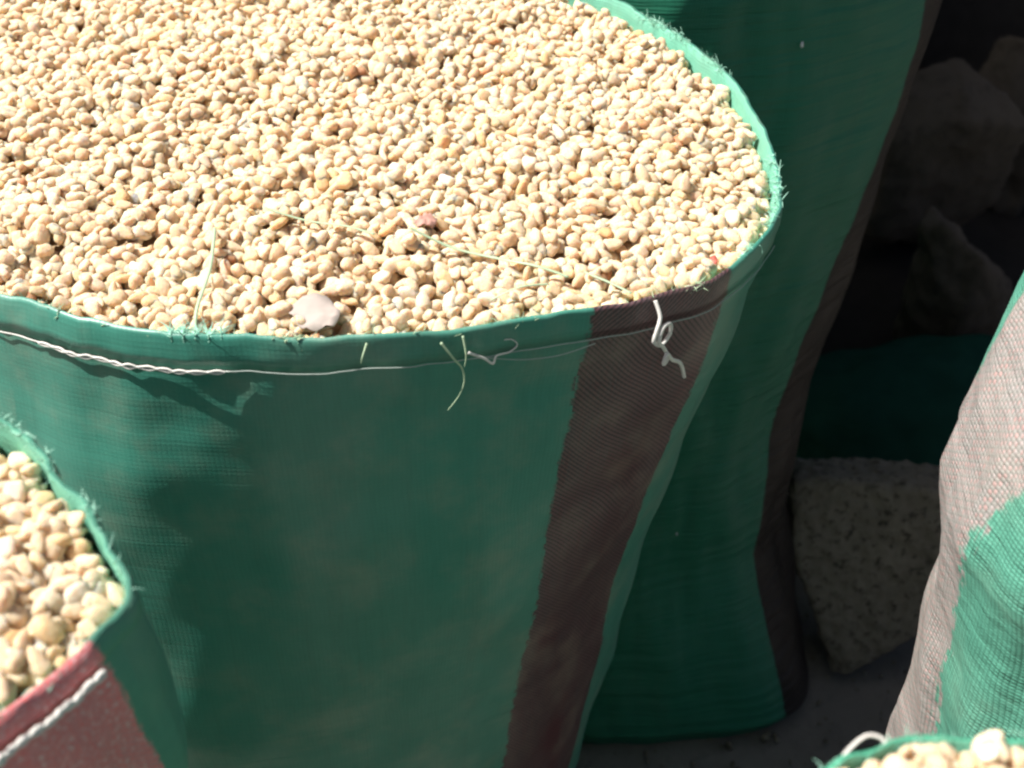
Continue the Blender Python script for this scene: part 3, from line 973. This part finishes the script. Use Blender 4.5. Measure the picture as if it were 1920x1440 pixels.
def frays(sack, a0, a1, n, mat, name="frayed_fibres", length=(0.004, 0.013), r=0.00035, inward=0.5, up=0.6, h=0.0015, seed=0):
    rg = random.Random(seed)
    t = Tubes()
    cl = [(rg.uniform(a0, a1), rg.uniform(0.5, 3.0)) for _ in range(7)]
    for k in range(n):
        d = rg.uniform(a0, a1)
        if rg.random() < 0.75:
            m_, s_ = rg.choice(cl)
            d = min(max(rg.gauss(m_, s_), a0), a1)
        p = sack.at(d, rg.uniform(0, h * 2), rg.uniform(-0.002, 0.001))
        a = math.radians(d)
        outw = np.array([math.cos(a), math.sin(a), 0]); side = np.array([-math.sin(a), math.cos(a), 0])
        L = rg.uniform(*length)
        v = outw * rg.gauss(-inward, 0.6) + side * rg.gauss(0, 0.9) + np.array([0, 0, rg.gauss(up, 0.4)])
        v /= np.linalg.norm(v)
        c = side * rg.gauss(0, 0.5) + np.array([0, 0, rg.gauss(-0.3, 0.4)])
        P = [p + v * L * s + c * L * 0.6 * s * s for s in (0, 0.3, 0.6, 0.85, 1.0)]
        t.add(P, r * rg.uniform(0.7, 1.4), sides=4, taper=True)
    o = t.build(name, mat, sack.root)
    o["kind"] = "stuff"
    return o

frays(main, 6, 30, 260, M_FIBRE, length=(0.002, 0.007), r=0.00028, seed=1)
frays(main, -34, -14, 150, M_FIBRE, length=(0.002, 0.008), r=0.00028, inward=0.8, up=0.3, seed=2)
frays(main, -150, -40, 260, M_FIBRE_PALE, length=(0.002, 0.006), r=0.00028, inward=0.6, up=0.5, seed=3)
frays(main, -95, -89, 240, M_FIBRE, "fibre_tuft", length=(0.003, 0.010), inward=1.5, up=0.4, r=0.0003, h=0.002, seed=4)
frays(left, -25, 60, 240, M_FIBRE, length=(0.0015, 0.005), r=0.00025, inward=0.2, up=0.4, seed=5)
frays(front, 95, 175, 90, M_FIBRE, length=(0.002, 0.006), r=0.00025, inward=-0.2, up=0.6, seed=6)

seam(left, 0.0095, 0.0028, 0.0008, M_THREAD, -140, -8, chain=(-140, -8, 0.0009))

# loop of white thread on the corner sack
p = front.at(118, 0.002, 0.001) + np.array([-0.013, -0.004, -0.003])
P = [p + np.array(q) * mm for q in [(-16, -12, -8), (-13, -7, -2), (-9, -2, 3), (-2, 3, 5), (3, 2, 4), (1, -1, 2), (-5, -3, 1), (-11, -7, -1), (-12, -9, -6)]]
Tubes().add(catmull(P, 8), 0.0006).build("loose_thread", M_THREAD, front.root)["label"] = "loop of white thread at the frayed mouth"

# ---------------------------------------------------------------- strands and scraps lying on the grain
def strand(pts, r, mat, label, name="plastic_strand", flat=0.4, lift=0.0045):
    P = [(x, y, surf_main(x, y) + lift) for x, y in pts]
    t = Tubes().add(catmull(P, 8), r, flat=flat)
    return tag(t.build(name, mat), label, "fibre", "loose sack fibres lying on the grain")

strand([(-0.150, 0.605), (-0.148, 0.575), (-0.150, 0.545), (-0.149, 0.533)], 0.0010, M_FIBRE_PALE, "upright pale green fibre rising from the mint tuft at the front rim")
strand([(-0.128, 0.622), (-0.105, 0.618), (-0.085, 0.613), (-0.070, 0.608)], 0.0011, M_FIBRE_PALE, "short green fibre on the grain left of the reddish kernel", lift=0.006)
strand([(-0.052, 0.602), (-0.030, 0.598), (-0.005, 0.590), (0.012, 0.582), (0.028, 0.577)], 0.0014, M_FIBRE_PALE, "long green fibre lying across the grain near the front", lift=0.006)
strand([(0.036, 0.578), (0.048, 0.570), (0.058, 0.563)], 0.0011, M_FIBRE_PALE, "small green fibre on the grain above the brown stripe", lift=0.006)
strand([(-0.010, 0.556), (0.004, 0.560), (0.018, 0.567)], 0.0009, M_FIBRE_PALE, "thin green fibre near the rim, just below the long one", lift=0.006)

def flake(cx, cy, w, d, mat, label, name, seed, lift=0.006, rotz=0.0, surf=surf_main, z=None, cat="husk"):
    nx_, ny_ = 9, 6
    vs, fs = [], []
    z0 = surf(cx, cy) + lift if z is None else z
    for side in (1, -1):
        for j in range(ny_):
            for i in range(nx_):
                u, v = i / (nx_ - 1) * 2 - 1, j / (ny_ - 1) * 2 - 1
                k = math.sqrt(max(0.05, 1 - 0.55 * v * v)) * (1 + 0.18 * noise.noise(Vector((u * 2, v * 2, seed))))
                x, y = u * w * k, v * d * math.sqrt(max(0.08, 1 - 0.6 * u * u))
                z_ = 0.0042 * noise.noise(Vector((u * 1.7, v * 1.7, seed + 4))) + 0.0018 * noise.noise(Vector((u * 4, v * 4, seed))) + 0.40 * y + side * 0.00025
                vs.append((cx + x * math.cos(rotz) - y * math.sin(rotz), cy + x * math.sin(rotz) + y * math.cos(rotz), z0 + z_))
    N = nx_ * ny_
    for j in range(ny_ - 1):
        for i in range(nx_ - 1):
            a = j * nx_ + i
            fs.append((a, a + 1, a + nx_ + 1, a + nx_))
            fs.append((N + a, N + a + nx_, N + a + nx_ + 1, N + a + 1))
    edge = [i for i in range(nx_)] + [j * nx_ + nx_ - 1 for j in range(1, ny_)] + [(ny_ - 1) * nx_ + i for i in range(nx_ - 2, -1, -1)] + [j * nx_ for j in range(ny_ - 2, 0, -1)]
    for k in range(len(edge)):
        a, b = edge[k], edge[(k + 1) % len(edge)]
        fs.append((b, a, N + a, N + b))
    return tag(link_mesh(name, mesh_from(name, vs, fs), mat), label, cat)

flake(-0.094, 0.545, 0.013, 0.009, M_HUSK, "greyish papery husk lying on the grain at the front rim", "husk_flake", 1.0, rotz=-0.35, lift=0.002)
flake(-0.045, 0.623, 0.006, 0.004, M_PINK, "dull pinkish husk among the kernels in the middle of the heap", "husk_flake", 2.0, rotz=0.2, lift=0.004)
flake(0.100, 0.594, 0.0045, 0.003, M_RED, "small red husk at the right front rim over the brown stripe", "husk_flake", 3.0, rotz=0.5, lift=0.004)

def lint(sack, deg, h, label, r):
    p = sack.at(deg, h, 0.0015)
    V, Fc = SHAPES_LO[2]
    o = link_mesh("lint_speck", mesh_from("lint_speck", V * np.array([r * 0.7, r, r * 0.7]) , Fc), M_LINT, None, p)
    o.rotation_euler = (1.3, 0.2, 0.3)
    tag(o, label, "lint")
lint(back, -57.7, 0.17, "white lint speck high on the tall dark green sack", 0.0022)
lint(back, -65.8, 0.59, "white lint speck low on the tall dark green sack, right of the big sack", 0.0014)
